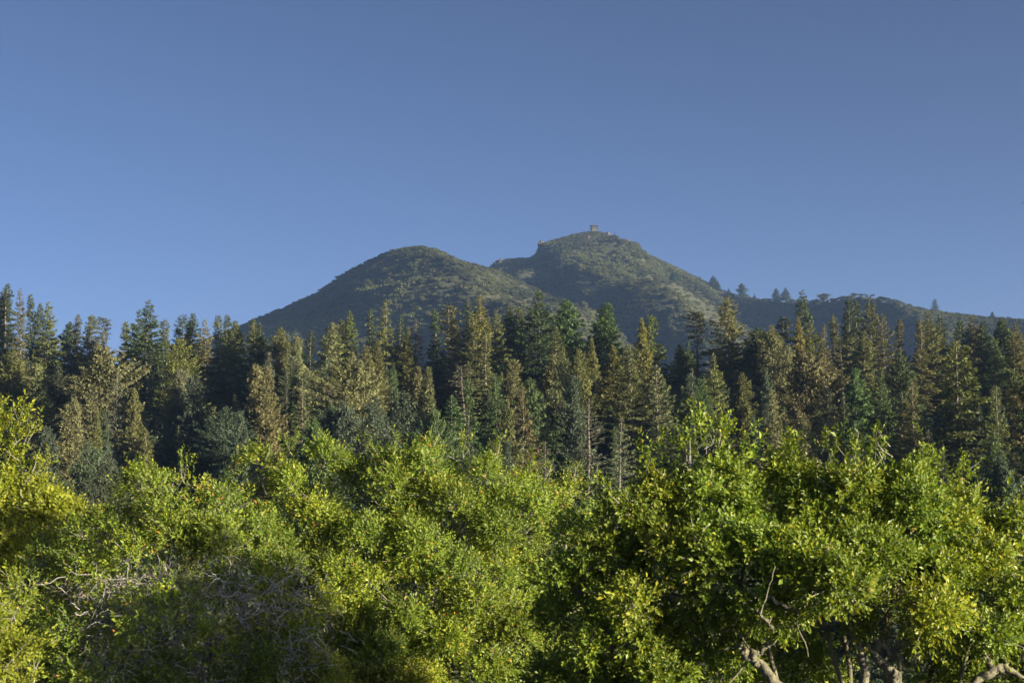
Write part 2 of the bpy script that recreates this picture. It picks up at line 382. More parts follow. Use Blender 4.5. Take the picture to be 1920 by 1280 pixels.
COL = {'dark': (.046, .066, .034), 'green': (.055, .086, .034), 'olive': (.088, .10, .038), 'tan': (.116, .118, .058),
       'pale': (.108, .12, .058), 'gold': (.108, .109, .036), 'brown': (.084, .085, .04), 'blue': (.048, .068, .046), 'grey': (.092, .106, .07)}  # own tones, partly painted light: golden sun in tan, shade in dark, green, blue
count = {}
def plant(kind, base, H, width, color, label, name='conifer', group=None, rz=None):
    i = count.get(kind, 0); count[kind] = i+1
    cm, tm, H0, R0 = VAR[kind][i % len(VAR[kind])]
    root = empty(name, base, rng.uniform(0, 6.28) if rz is None else rz, (width/2/R0, width/2/R0, H/H0))
    root.rotation_euler[0], root.rotation_euler[1] = [float(q) for q in rng.normal(0, .014, 2)]
    tag(root, label, 'tree', group)
    c = obj('crown', cm, parent=root); obj('trunk', tm, parent=root)
    j = rng.uniform(.85, 1.15); cc = 1.38*np.array(COL[color])*j*rng.uniform(.93, 1.07, 3)
    c.color = (*[float(q) for q in cc], 1)
    return root
# tip pixel, crown width in pixels, distance, kind, colour, what singles it out
TREES = [
 # skyline of the wood, left to right
 (-4, 545, 60, 290, 'spire', 'dark', 'dark spired conifer cut off by the left edge on the skyline'),
 (15, 533, 52, 288, 'spire', 'dark', 'tallest dark conifer of the group at the left edge'),
 (47, 540, 36, 283, 'open', 'brown', 'narrow brownish conifer with pale trunk, left skyline group'),
 (61, 552, 34, 292, 'spire', 'dark', 'slender dark spire between brown and twin-topped conifers, far left'),
 (78, 568, 34, 298, 'spire', 'dark', 'shorter left top of the twin-topped pair, far left skyline'),
 (89, 565, 58, 290, 'fir', 'olive', 'broad shaggy conifer ending the far left skyline group'),
 (128, 603, 44, 300, 'fat', 'dark', 'dark rounded conifer right of the far left skyline gap'),
 (150, 590, 36, 296, 'spire', 'brown', 'brown spire beside the broad olive conifer on left skyline'),
 (170, 590, 50, 292, 'fir', 'olive', 'broad olive conifer on skyline above the big lit left conifer'),
 (186, 597, 24, 302, 'slim', 'brown', 'thin brown pole-like conifer on the left skyline'),
 (199, 620, 38, 296, 'open', 'brown', 'ragged low conifer left of the second skyline gap'),
 (232, 602, 40, 290, 'spire', 'pale', 'pale-needled spire left of the tall dark triple group'),
 (258, 580, 56, 284, 'fir', 'dark', 'dark conifer leaning close to the tallest dark spire on its left'),
 (279, 562, 84, 276, 'fir', 'dark', 'tallest dark spired conifer between left edge and left hump'),
 (303, 598, 46, 286, 'fir', 'olive', 'olive conifer close behind the tallest dark spire on its right'),
 (340, 589, 42, 304, 'open', 'dark', 'sparse dark conifer above the golden bushy tree'),
 (358, 587, 40, 300, 'spire', 'dark', 'dense dark spire right of the sparse skyline conifer'),
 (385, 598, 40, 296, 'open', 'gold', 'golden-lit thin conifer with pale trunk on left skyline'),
 (412, 590, 42, 290, 'spire', 'olive', 'left of two close spires just before the left hump foot'),
 (425, 589, 34, 296, 'spire', 'dark', 'right of two close spires just before the left hump foot'),
 (443, 602, 56, 286, 'fat', 'olive', 'broad olive conifer where the left hump meets the wood'),
 (474, 597, 40, 284, 'spire', 'olive', 'left of twin olive tops under the left hump foot'),
 (488, 605, 46, 280, 'fir', 'dark', 'right of twin tops under the left hump foot, dark below'),
 (523, 613, 52, 276, 'fat', 'olive', 'rounded olive conifer below the shaded left hump slope'),
 (552, 632, 46, 272, 'plume', 'pale', 'pale soft-topped conifer right of the rounded olive one'),
 (580, 620, 46, 284, 'spire', 'dark', 'dark ragged conifer below the left hump slope'),
 (618, 605, 66, 276, 'fat', 'tan', 'broad tan-green conifer standing before the left hump'),
 (640, 598, 40, 286, 'spire', 'olive', 'olive spire just right of the broad tan-green conifer'),
 (657, 583, 36, 288, 'spire', 'olive', 'pointed olive spire straight below the left hump flank'),
 (698, 577, 34, 290, 'spire', 'dark', 'slim dark spire left of the tall open conifer'),
 (721, 560, 52, 280, 'open', 'olive', 'tall open conifer with pale trunk below left hump top'),
 (748, 590, 46, 286, 'fir', 'dark', 'dark conifer right of the tall open one under left hump'),
 (783, 597, 40, 296, 'bare', 'grey', 'grey half-bare conifer in the dip under the left hump'),
 (766, 618, 34, 278, 'col', 'olive', 'small olive column in front of the grey half-bare conifer'),
 (817, 577, 36, 284, 'spire', 'dark', 'dark pointed spire right of the grey half-bare conifer'),
 (847, 575, 34, 288, 'slim', 'pale', 'pale slender spire below the saddle, left part'),
 (860, 595, 38, 278, 'spire', 'olive', 'short olive spire beside the pale slender one'),
 (881, 567, 44, 292, 'fir', 'dark', 'dark conifer half behind the golden-brown layered one'),
 (898, 552, 60, 286, 'fir', 'gold', 'golden-brown layered conifer below the saddle of the mountain'),
 (885, 593, 44, 270, 'spire', 'olive', 'twin-looking olive spire in front of the golden-brown conifer'),
 (912, 620, 56, 262, 'spire', 'olive', 'lower olive conifer in front below the golden-brown one'),
 (930, 580, 56, 276, 'fir', 'olive', 'olive layered conifer between golden-brown and dark giant'),
 (951, 573, 44, 294, 'spire', 'dark', 'dark spire second left of the dark layered giant'),
 (978, 575, 44, 292, 'fir', 'olive', 'olive conifer touching the left side of the dark giant'),
 (1010, 543, 104, 268, 'fir', 'dark', 'dark layered giant conifer, tallest at the middle of the wood'),
 (1060, 562, 84, 286, 'fat', 'green', 'dense green pyramid conifer right of the dark giant'),
 (1047, 612, 78, 262, 'fir', 'olive', 'lit olive conifer in front of the dense green pyramid'),
 (1142, 568, 98, 284, 'fat', 'green', 'lone broad green pyramid conifer under the lookout'),
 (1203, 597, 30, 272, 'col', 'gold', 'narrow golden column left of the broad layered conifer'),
 (1219, 590, 82, 276, 'fir', 'olive', 'broad layered conifer right of the lone green pyramid'),
 (1268, 647, 50, 278, 'plume', 'pale', 'low pale conifer in the skyline dip below the peak right flank'),
 (1290, 640, 44, 284, 'fir', 'green', 'low green conifer left of the slim tufted pole conifer'),
 (1305, 587, 28, 276, 'slim', 'olive', 'slim tufted pole-like conifer with bare pale trunk'),
 (1366, 555, 76, 272, 'open', 'olive', 'tall open-branched conifer with long pale trunk, right of slim one'),
 (1425, 613, 84, 268, 'broad', 'dark', 'massive dark rounded conifer right of the open-branched one'),
 (1453, 610, 60, 262, 'broad', 'brown', 'brownish bulge of a conifer beside the massive dark one'),
 (1475, 597, 26, 280, 'slim', 'olive', 'thin olive spike left of the tall dark right conifer'),
 (1505, 543, 74, 276, 'fir', 'dark', 'tall dark wide conifer rising over the right ridge line'),
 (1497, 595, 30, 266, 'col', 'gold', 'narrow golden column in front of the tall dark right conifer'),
 (1522, 600, 56, 270, 'open', 'olive', 'olive lower shoulder conifer right of the tall dark one'),
 (1545, 607, 38, 272, 'open', 'brown', 'brown open conifer with pale trunk below right ridge'),
 (1560, 590, 40, 290, 'spire', 'olive', 'olive spire between brown open conifer and twin dark tops'),
 (1597, 560, 46, 286, 'fir', 'dark', 'left of twin dark tops on the right skyline'),
 (1612, 562, 40, 292, 'spire', 'dark', 'right of twin dark tops on the right skyline'),
 (1635, 560, 44, 280, 'open', 'brown', 'tall brown conifer with white trunk right of twin tops'),
 (1658, 587, 54, 276, 'open', 'brown', 'rust-brown conifer with white trunk beside the tall brown one'),
 (1587, 633, 34, 258, 'slim', 'pale', 'pale slim conifer with white stem below the twin tops'),
 (1617, 620, 44, 258, 'spire', 'olive', 'bright olive narrow cone in front of twin dark tops'),
 (1688, 597, 38, 292, 'spire', 'brown', 'dark brown spire between rust conifer and right group'),
 (1720, 600, 40, 284, 'spire', 'brown', 'brown spire left of the wide right skyline conifer'),
 (1743, 582, 54, 286, 'fir', 'olive', 'wide olive conifer on the right skyline below lone ridge tree'),
 (1760, 588, 50, 292, 'fir', 'dark', 'dark conifer overlapping the wide olive right skyline one'),
 (1800, 600, 44, 292, 'fir', 'dark', 'dark broad-branched conifer left of pointed right edge spire'),
 (1820, 590, 52, 286, 'fir', 'brown', 'pointed brown-green conifer near the right edge skyline'),
 (1842, 602, 42, 292, 'spire', 'dark', 'small dark spire right of the pointed brown-green conifer'),
 (1880, 597, 54, 284, 'fat', 'dark', 'dark dense conifer second from the right edge'),
 (1906, 603, 54, 280, 'fir', 'brown', 'brown-lit conifer at the right edge skyline'),
 (1858, 633, 70, 262, 'fat', 'green', 'green dense conifer below the right edge skyline'),
 (1898, 622, 60, 254, 'fir', 'olive', 'olive conifer at right edge in front of the green one'),
 # second row, lit tops in front
 (25, 658, 90, 236, 'plume', 'olive', 'broad olive conifer filling the wood at the left edge'),
 (78, 682, 60, 230, 'plume', 'pale', 'pale olive conifer right of the left edge broad one'),
 (112, 688, 50, 236, 'col', 'blue', 'bluish upright conifer left of the big lit left conifer'),
 (186, 642, 112, 226, 'broad', 'tan', 'big sunlit ragged conifer left of the tallest dark spire'),
 (140, 745, 92, 184, 'plume', 'tan', 'pale tan pyramid conifer low above the left gap'),
 (222, 690, 44, 214, 'bare', 'grey', 'half-dead conifer with gnarled pale limb beside big lit conifer'),
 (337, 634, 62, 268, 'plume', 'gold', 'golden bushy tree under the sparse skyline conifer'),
 (332, 693, 62, 222, 'plume', 'grey', 'left top of the pale three-topped conifer clump'),
 (355, 695, 56, 226, 'plume', 'pale', 'middle top of the pale three-topped conifer clump'),
 (368, 703, 70, 218, 'plume', 'blue', 'right bluish top of the pale three-topped conifer clump'),
 (480, 684, 66, 214, 'plume', 'tan', 'left of the two bright tan feathery conifers'),
 (506, 688, 70, 210, 'plume', 'tan', 'right of the two bright tan feathery conifers'),
 (508, 660, 36, 250, 'col', 'grey', 'grey column standing behind the two bright tan conifers'),
 (420, 762, 92, 206, 'broad', 'blue', 'flat-topped dark tree between pale clump and tan pair'),
 (570, 710, 36, 214, 'bare', 'pale', 'thin pale half-bare conifer right of the tan pair'),
 (582, 782, 80, 168, 'broad', 'green', 'round green tree at the foot of the tan pair'),
 (545, 668, 50, 250, 'fir', 'dark', 'dark conifer behind the thin pale half-bare one'),
 (652, 660, 92, 230, 'broad', 'tan', 'big rounded tan conifer left of centre, second row'),
 (605, 668, 50, 246, 'fir', 'blue', 'dark blue-green conifer left of the big rounded tan one'),
 (681, 647, 46, 244, 'col', 'tan', 'tan column at the right shoulder of the rounded tan conifer'),
 (707, 637, 40, 258, 'col', 'olive', 'olive column below the tall open conifer, second row'),
 (742, 693, 36, 220, 'spire', 'green', 'small pointed green conifer in the dark centre-left shade'),
 (788, 688, 44, 216, 'col', 'tan', 'left plume of the pale twin columnar conifers'),
 (804, 690, 50, 212, 'col', 'pale', 'right plume of the pale twin columnar conifers'),
 (753, 733, 66, 192, 'plume', 'blue', 'bluish rounded conifer below the pale twin columns'),
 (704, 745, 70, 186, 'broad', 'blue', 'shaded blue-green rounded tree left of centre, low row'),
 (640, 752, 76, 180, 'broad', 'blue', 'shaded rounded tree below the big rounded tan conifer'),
 (875, 686, 34, 232, 'slim', 'grey', 'thin grey spike above the small green cone, centre'),
 (875, 708, 46, 206, 'spire', 'green', 'small dense green cone in the shade at centre'),
 (847, 740, 54, 190, 'spire', 'green', 'shaded green cone left below the small dense one'),
 (880, 792, 40, 166, 'spire', 'blue', 'lowest small blue cone above the middle leafy tree'),
 (955, 674, 66, 232, 'plume', 'tan', 'pale tan feathery conifer below the olive layered ones, centre'),
 (930, 700, 62, 218, 'fir', 'green', 'green conifer left of the brown one, centre low row'),
 (990, 708, 80, 208, 'fat', 'green', 'broad green conifer behind the brown shaded one, centre'),
 (973, 723, 76, 192, 'open', 'brown', 'brown shaded conifer above the middle leafy tree'),
 (1033, 667, 46, 238, 'col', 'pale', 'pale slender conifer right of the dark giant foot'),
 (1055, 660, 56, 232, 'plume', 'pale', 'pale olive plume beside the slender one under the dark giant'),
 (1085, 655, 56, 240, 'plume', 'olive', 'olive plume between dark giant and golden columns'),
 (1117, 633, 34, 252, 'col', 'gold', 'left golden column in front of the lone green pyramid'),
 (1140, 647, 50, 240, 'col', 'gold', 'right golden column in front of the lone green pyramid'),
 (1183, 647, 84, 226, 'open', 'olive', 'large lit conifer with long white trunk right of golden columns'),
 (1232, 684, 76, 214, 'open', 'pale', 'conifer with upswept curved limbs above the oak tip'),
 (1103, 748, 92, 176, 'bare', 'grey', 'shaded thin-needled conifer with long pale trunk, centre right low'),
 (1072, 705, 60, 208, 'plume', 'blue', 'bluish conifer behind the shaded thin-needled one'),
 (1160, 783, 58, 166, 'bare', 'grey', 'sparse grey conifer skeleton left of the oak tip'),
 (1020, 826, 52, 158, 'bare', 'grey', 'grey brushy tree low above the middle leafy dip'),
 (1343, 663, 48, 232, 'fir', 'olive', 'small olive conifer before the open-branched tall one'),
 (1300, 690, 52, 222, 'fir', 'blue', 'dark shaded conifer above the oak tip'),
 (1390, 700, 60, 216, 'plume', 'olive', 'olive conifer under the massive dark rounded one'),
 (1442, 730, 58, 182, 'fir', 'pale', 'pale green cone standing over the oak, right of its tip'),
 (1497, 655, 96, 216, 'broad', 'tan', 'big shaggy tan conifer right of the pale green cone'),
 (1552, 712, 56, 198, 'bare', 'olive', 'open olive conifer right of the big shaggy tan one'),
 (1500, 788, 74, 164, 'plume', 'tan', 'low pale tan conifer under the big shaggy one'),
 (1600, 690, 70, 212, 'fat', 'green', 'green rounded conifer low on the right'),
 (1650, 690, 56, 198, 'fir', 'green', 'narrow green layered conifer right of the rounded green one'),
 (1690, 660, 76, 226, 'fat', 'dark', 'dark conifer behind the brown layered one on the right'),
 (1707, 715, 82, 184, 'fir', 'brown', 'brown layered conifer left of the huge olive one'),
 (1784, 640, 150, 190, 'fir', 'olive', 'huge olive layered conifer with bare trunk, right side'),
 (1865, 722, 96, 178, 'open', 'olive', 'olive open conifer with pale trunk near the right edge'),
 (1916, 690, 90, 184, 'fir', 'brown', 'brown-olive conifer cut off by the right edge'),
 (1873, 845, 70, 128, 'broad', 'blue', 'dark blue-green bushy tree above the oak at the right edge'),
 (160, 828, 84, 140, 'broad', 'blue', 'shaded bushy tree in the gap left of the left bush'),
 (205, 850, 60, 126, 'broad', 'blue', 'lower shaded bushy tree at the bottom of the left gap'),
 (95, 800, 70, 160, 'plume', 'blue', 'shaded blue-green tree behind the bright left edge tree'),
]
for px_, py_, w_, Y, kind, c, lab in TREES:
    tip = at(px_, py_, Y); gz = float(ground(tip[0], Y))
    H = tip[2]-gz+.4
    plant(kind, (tip[0], Y, gz-.4), H, w_*Y/F*float(np.interp(w_, [45, 100], [1.9, 1.4])), c, lab, group='conifers of the wood below the mountain')

# shaded trees of the wood that show only in scraps between the others, and those that go on past the frame
KW = {'spire': 'spired', 'fir': 'layered', 'fat': 'dense', 'open': 'open', 'plume': 'feathery', 'col': 'columnar', 'broad': 'rounded'}
CW = {'dark': 'dark', 'blue': 'bluish', 'green': 'green', 'olive': 'olive'}
used_labels = set()
def beside(px_, py_, Y, kind, c):            # names a half-hidden tree by the plain one it stands behind or beside
    near = sorted((t for t in TREES if len(t[6].split()) <= 10), key=lambda t: math.hypot(t[0]-px_, .6*(t[1]-py_)))
    for t in near:
        dx = px_-t[0]; rel = ('behind' if Y > t[3] else 'below') if abs(dx) < 9 else ('left of' if dx < 0 else 'right of')
        lab = f'{CW[c]} {KW[kind]} tree {rel} the {t[6]}'
        if lab not in used_labels: used_labels.add(lab); return lab
def fill(n, x0, x1, y0, y1, hmin, hmax, lab, grp, capy=None):
    k = 0
    while k < n:
        Y = rng.uniform(y0, y1); px_ = rng.uniform(x0, x1); x = (px_-960)/F*Y; gz = float(ground(x, Y))
        H = rng.uniform(hmin, hmax); kind = str(rng.choice(['spire', 'fir', 'fat', 'open', 'plume', 'col', 'broad']))
        if capy:
            zc = at(px_, capy(px_, Y), Y)[2]
            if gz+H > zc: H = zc-gz
            if H < 7: continue
        c = str(rng.choice(['dark', 'blue', 'green', 'dark', 'olive']))
        plant(kind, (x, Y, gz-.4), H, H*rng.uniform(.22, .36), c, lab or beside(px_, 860-F*(gz+H)/Y, Y, kind, c), group=grp); k += 1
fill(95, -40, 1960, 170, 312, 13, 22, None, 'half-hidden conifers inside the wood',
     capy=lambda p, Y: 640+max(0, 300-Y)*.9)
fill(34, 1960, 2700, 150, 320, 20, 30, 'conifer of the same wood standing past the right edge', 'conifers past the right edge')  # out-of-view rest of the wood, added for the shade it casts
fill(10, -350, -30, 180, 310, 18, 26, 'conifer of the same wood standing past the left edge', 'conifers past the left edge')

# trees on the mountain and its ridges: foot pixel, height in pixels, width in pixels
for px_, fy, h_, w_, kind, c, lab in [
 (1337, 540, 24, 20, 'fir', 'dark', 'dark conifer on the peak right flank, highest ridge tree'),
 (1346, 545, 14, 14, 'fat', 'dark', 'small round dark tree just below the highest ridge tree'),
 (1390, 558, 27, 28, 'fat', 'green', 'lone broad conifer standing in the ridge notch right of peak'),
 (1366, 553, 13, 12, 'fir', 'dark', 'tiny conifer left of the ridge notch conifer'),
 (1415, 562, 11, 8, 'spire', 'dark', 'tiny spire right of the ridge notch conifer'),
 (1455, 562, 22, 19, 'fat', 'dark', 'left of two dark conifers on the level ridge'),
 (1473, 562, 23, 24, 'fir', 'dark', 'right of two dark conifers on the level ridge'),
 (1544, 562, 12, 20, 'broad', 'brown', 'low round oak-like tree on the ridge right of the tall dark conifer'),
 (1754, 582, 24, 20, 'open', 'dark', 'lone conifer on the descending right ridge'),
 (1860, 594, 12, 10, 'spire', 'dark', 'tiny conifer on the lowest right ridge end'),
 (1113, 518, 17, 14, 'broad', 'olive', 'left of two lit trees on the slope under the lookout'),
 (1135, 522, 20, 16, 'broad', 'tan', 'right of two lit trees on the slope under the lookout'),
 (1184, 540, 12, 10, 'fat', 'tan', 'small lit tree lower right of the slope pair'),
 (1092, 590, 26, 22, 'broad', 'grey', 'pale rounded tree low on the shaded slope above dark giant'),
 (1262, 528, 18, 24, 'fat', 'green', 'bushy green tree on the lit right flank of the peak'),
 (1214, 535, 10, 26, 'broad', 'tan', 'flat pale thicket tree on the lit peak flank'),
 (688, 520, 14, 7, 'bare', 'grey', 'pale dead spike alone on the shaded left hump'),
 (828, 572, 26, 20, 'bare', 'grey', 'grey thin tree behind the wood at the left hump foot'),
 (874, 545, 16, 12, 'fir', 'olive', 'small olive conifer on the lit spur of left hump'),
 (808, 528, 13, 14, 'fat', 'grey', 'greyish tree in the gully of the left hump'),
 (1055, 480, 12, 10, 'broad', 'olive', 'small lit tree high on the peak left of lookout'),
 (1700, 600, 30, 22, 'open', 'grey', 'grey tree on the slope behind the brown spires, right'),
]:
    b = hit(px_, fy, 600); Y = b[1]
    plant(kind, (b[0], Y, b[2]-1.0), h_*Y/F+1.0, max(w_*Y/F, 3)*1.1, c, lab, 'mountain_tree', 'single trees on the mountain')

# ------------------------------------------------------------------ fire lookout on the summit
def box(g, x0, x1, y0, y1, z0, z1):
    V = [(x, y, z) for z in (z0, z1) for y in (y0, y1) for x in (x0, x1)]
    g.add(V, [(0, 2, 3, 1), (4, 5, 7, 6), (0, 1, 5, 4), (2, 6, 7, 3), (0, 4, 6, 2), (1, 3, 7, 5)])
def part(name, mat, parent, *boxes, smooth=False):
    g = Geo()
    for b in boxes: box(g, *b)
    return obj(name, g.mesh(name), mat, parent)
M['wood'] = rough_mat('weathered_wood', (.025, .021, .018), (.045, .038, .03), 3)
M['roof'] = rough_mat('dark_shingle', (.035, .028, .025), (.06, .05, .045), 3)
M['stone'] = rough_mat('stone_base', (.03, .03, .024), (.055, .052, .042), 2, dist=.1)
m, n, l = nt('window_glass'); o_ = n.new('ShaderNodeOutputMaterial'); p_ = n.new('ShaderNodeBsdfPrincipled')
p_.inputs['Base Color'].default_value = (.04, .05, .06, 1); p_.inputs['Roughness'].default_value = .08; l.new(p_.outputs[0], o_.inputs[0]); M['glass'] = m
pk = at(1113, 433, 1800); pz = float(ground(pk[0], 1792))
lk = empty('fire_lookout', (pk[0], 1792, pz+.6), math.radians(12))
tag(lk, 'small square fire lookout cabin with overhanging dark roof on the mountain summit', 'lookout')
part('base', M['stone'], lk, (-3.2, 3.2, -3.2, 3.2, -5.0, 2.6))
dk = part('deck', M['wood'], lk, (-4.6, 4.6, -4.6, 4.6, 2.6, 2.85))
for sx in (-1, 1):
    for sy in (-1, 1):
        part('post', M['wood'], lk, (sx*4.3-.12, sx*4.3+.12, sy*4.3-.12, sy*4.3+.12, -5, 2.6))
        part('railing_post', M['wood'], dk, (sx*4.5-.06, sx*4.5+.06, sy*4.5-.06, sy*4.5+.06, 2.85, 3.95))
for s_ in (-1, 1):
    part('railing', M['wood'], dk, (-4.44, 4.44, s_*4.5-.05, s_*4.5+.05, 3.82, 3.94), (-4.44, 4.44, s_*4.5-.04, s_*4.5+.04, 3.3, 3.4))
    part('railing', M['wood'], dk, (s_*4.5-.05, s_*4.5+.05, -4.44, 4.44, 3.82, 3.94), (s_*4.5-.04, s_*4.5+.04, -4.44, 4.44, 3.3, 3.4))
part('wall', M['wood'], lk, (-3.1, 3.1, -3.1, 3.1, 2.85, 3.8), (-3.1, 3.1, -3.1, 3.1, 5.5, 5.8))
for a_ in range(4):
    for j_ in range(4):
        x0 = -2.95+j_*1.5
        bx = [(x0, x0+1.38, -3.06, -2.98, 3.8, 5.5), (x0, x0+1.38, 2.98, 3.06, 3.8, 5.5), (-3.06, -2.98, x0, x0+1.38, 3.8, 5.5), (2.98, 3.06, x0, x0+1.38, 3.8, 5.5)][a_]
        part('window', M['glass'], lk, bx)
for sx in (-1, 1):
    for sy in (-1, 1):
        part('corner_post', M['wood'], lk, (sx*3.0-.1, sx*3.0+.1, sy*3.0-.1, sy*3.0+.1, 3.8, 5.5))
g = Geo()
g.add([(-5.2, -5.2, 5.7), (5.2, -5.2, 5.7), (5.2, 5.2, 5.7), (-5.2, 5.2, 5.7), (-5.2, -5.2, 5.95), (5.2, -5.2, 5.95), (5.2, 5.2, 5.95), (-5.2, 5.2, 5.95),
       (-.5, -.5, 7.6), (.5, -.5, 7.6), (.5, .5, 7.6), (-.5, .5, 7.6)],
      [(3, 2, 1, 0), (0, 1, 5, 4), (1, 2, 6, 5), (2, 3, 7, 6), (3, 0, 4, 7), (4, 5, 9, 8), (5, 6, 10, 9), (6, 7, 11, 10), (7, 4, 8, 11), (8, 9, 10, 11)])
obj('roof', g.mesh('roof'), M['roof'], lk)

def rock(px_, py_, size, label, seed):
    b = hit(px_, py_, 1200); r = np.random.default_rng(seed); g = Geo()
    n1, n2 = 9, 14
    for k in range(4):
        c = r.normal(0, .35, 3)*size; s = size*r.uniform(.35, .6)
        th = np.linspace(0.02, math.pi-.02, n1)[:, None]; ph = np.linspace(0, 2*math.pi, n2, endpoint=False)[None]
        rad = s*(1+.35*r.normal(0, 1, (n1, n2))*.5)
        V = np.stack([rad*np.sin(th)*np.cos(ph), rad*np.sin(th)*np.sin(ph), rad*np.cos(th)*1.2], -1) + c
        i = np.arange(n1-1)[:, None]*n2; j = np.arange(n2)[None]; q = (j+1) % n2
        g.add(V.reshape(-1, 3), np.stack([i+j, i+n2+j, i+n2+q, i+q], -1).reshape(-1, 4))
    o = obj('rock_outcrop', g.mesh('rock_outcrop'), M['rock']); o.location = tuple(float(q) for q in (b[0], b[1], b[2]+size*.25))
    tag(o, label, 'rock', 'rock outcrops near the summit')
rock(1140, 441, 4.2, 'orange-brown rock outcrop just right of the lookout', 1)
rock(1012, 464, 6.0, 'dark craggy rock step on the peak left shoulder', 2)
rock(932, 496, 6.0, 'craggy rock end of the summit ridge above the saddle', 3)
rock(1102, 448, 3.0, 'small reddish rock band below the lookout', 4)
rock(1176, 451, 3.2, 'pale rock on the right summit crest', 5)
b = hit(1153, 442, 1200); plant('slim', (b[0], b[1], b[2]-.5), 6.0, 3.0, 'dark', 'tiny pole-like tree on the crest right of the lookout', 'mountain_tree', 'single trees on the mountain')

# ------------------------------------------------------------------ leafy trees in front
def leafy(name, label, Y, trunk_px, lobes, mat, leafL, shoots, cat='tree', base_z=None, up=.5, bare=None, nsub=11, twig=.12, sprays=(), limbs=(), leaf_w=.45, dy=25, wild=30):
    """a broadleaf tree: lobes (px, py, radius px, depth offset m) of clumped shoots, each shoot a tuft of leaves, carried by limbs"""
    s = Y/F; g = Geo(); tw = Geo(); lb = Geo()
    C = np.array([at(p[0], p[1]+dy, Y+p[3]) for p in lobes]); R = np.array([.84*p[2]*(Y+p[3])/F for p in lobes])
    fl = np.array([p[4] if len(p) > 4 else 1. for p in lobes])
    bx = at(trunk_px, 1300, Y); gz = float(ground(bx[0], Y)); base = np.array([bx[0], Y, gz-.2])
    crotch = np.array([bx[0], Y, gz + .42*(C[:, 2].mean()-gz)])
    tk = np.linspace(0, 1, 9)[:, None]
    tpts = base + (crotch-base)*tk + np.concatenate([rng.normal(0, .06, (9, 2)), np.zeros((9, 1))], 1)*np.sin(tk*math.pi)
    tg = Geo(); tube(tg, tpts, np.linspace(.26, .17, 9), 9)
    SC, SR, SJ = [], [], []
    for j in range(len(C)):
        m = max(5, int(nsub*min(1.6, (R[j]/(120*s))**1.2)))
        k = np.arange(m)+.5; ph = k*2.399+rng.uniform(0, 6); zc = 1-1.55*k/m
        d = np.stack([np.sqrt(1-zc**2)*np.cos(ph), np.sqrt(1-zc**2)*np.sin(ph), zc], 1) + rng.normal(0, .16, (m, 3)); d = unit(d)
        rr = R[j]*rng.uniform(.27, .45, m)
        SC.append(C[j] + d*(R[j]*rng.uniform(.60, .90, m))[:, None]*np.array([1, 1, fl[j]])); SR.append(rr); SJ.append(np.full(m, j))
        q = np.linspace(0, 1, 7)[:, None]; mid = (crotch+C[j])/2 + np.array([0, 0, -.25*R[j]]) + rng.normal(0, .15, 3)
        tube(lb, (1-q)**2*crotch + 2*q*(1-q)*mid + q*q*C[j] + rng.normal(0, .025, (7, 3)), np.linspace(.045, .02, 7), 6)
    SC, SR, SJ = np.concatenate(SC), np.concatenate(SR), np.concatenate(SJ)
    A = C[SJ] + (SC-C[SJ])*.0; tubes(lb, A, C[SJ]+(SC-C[SJ])*.85, .02, .008, .10, 4)
    # shoots on the clumps
    area = SR**2; k = rng.choice(len(SR), shoots, p=area/area.sum())
    d = unit(rng.normal(size=(shoots, 3)) + .55*unit(SC-C[SJ])[k] + np.array([0, -.25, .35]))
    P = SC[k] + d*(SR[k]*rng.uniform(.70, 1.16, shoots))[:, None]*np.array([1.12, 1.12, .80])
    inside = np.zeros(shoots, bool)
    for j in range(len(C)):
        inside |= (np.linalg.norm((P-C[j])/np.array([1, 1, fl[j]]), axis=1) < .70*R[j])
    keep = ~inside | (rng.random(shoots) < .15)
    keep &= ~((P[:, 1] > C[SJ[k]][:, 1] + .25*R[SJ[k]]) & (rng.random(shoots) < .6))
    keep &= ~((860 - F*P[:, 2]/P[:, 1] > 1330) & (rng.random(shoots) < .7))
    if bare is not None:
        proj_x = 960 + F*P[:, 0]/P[:, 1]; proj_y = 860 - F*P[:, 2]/P[:, 1]
        keep &= rng.random(shoots) > bare(proj_x, proj_y)
    P, d, k = P[keep], d[keep], k[keep]
    for w_ in range(wild):                         # shoots that outgrow the crown unevenly
        j = int(rng.integers(0, len(SR))); o_ = unit(unit(SC[j]-C[SJ[j]]) + np.array([0, -.1, .55]) + rng.normal(0, .3, 3))
        a0 = SC[j] + o_*SR[j]*.6; a1 = a0 + o_*rng.uniform(.12, .4); m = int(rng.integers(12, 24))
        q = rng.random((m, 1)); P = np.concatenate([P, a0 + (a1-a0)*q + rng.normal(0, .045, (m, 3))])
        d = np.concatenate([d, unit(o_ + rng.normal(0, .45, (m, 3)))]); k = np.concatenate([k, np.full(m, j)])
        tubes(lb, (a0-o_*.3)[None], a1[None], .008, .003, .04, 3)
    for (sx_, sy_, dx, dy, m, dd) in sprays:       # single shoots that stick out of the outline
        m = int(m*2); a0, a1 = at(sx_, sy_+14, Y+dd), at(sx_+.8*dx, sy_+.8*dy+6, Y+dd)
        q = rng.random((m, 1)); P = np.concatenate([P, a0 + (a1-a0)*(1.15*q-.15) + rng.normal(0, .07, (m, 3))])
        d = np.concatenate([d, unit(unit(a1-a0) + rng.normal(0, .45, (m, 3)))]); k = np.concatenate([k, rng.integers(0, len(SR), m)])
        tubes(lb, (a0+(a0-a1)*.3)[None], a1[None], .008, .003, .04, 4)
    n = len(P); nl = 9
    ctint = (rng.normal(0, .10, len(SR)))[k]; lsc = rng.lognormal(0, .22, n)
    ax = unit(d + np.array([0, 0, up]) + rng.normal(0, .25, (n, 3))); Ls = leafL*lsc*rng.uniform(2.2, 3.6, n)
    ref = unit(rng.normal(size=(n, 3))); u1 = unit(np.cross(ax, ref)); u2 = np.cross(ax, u1)
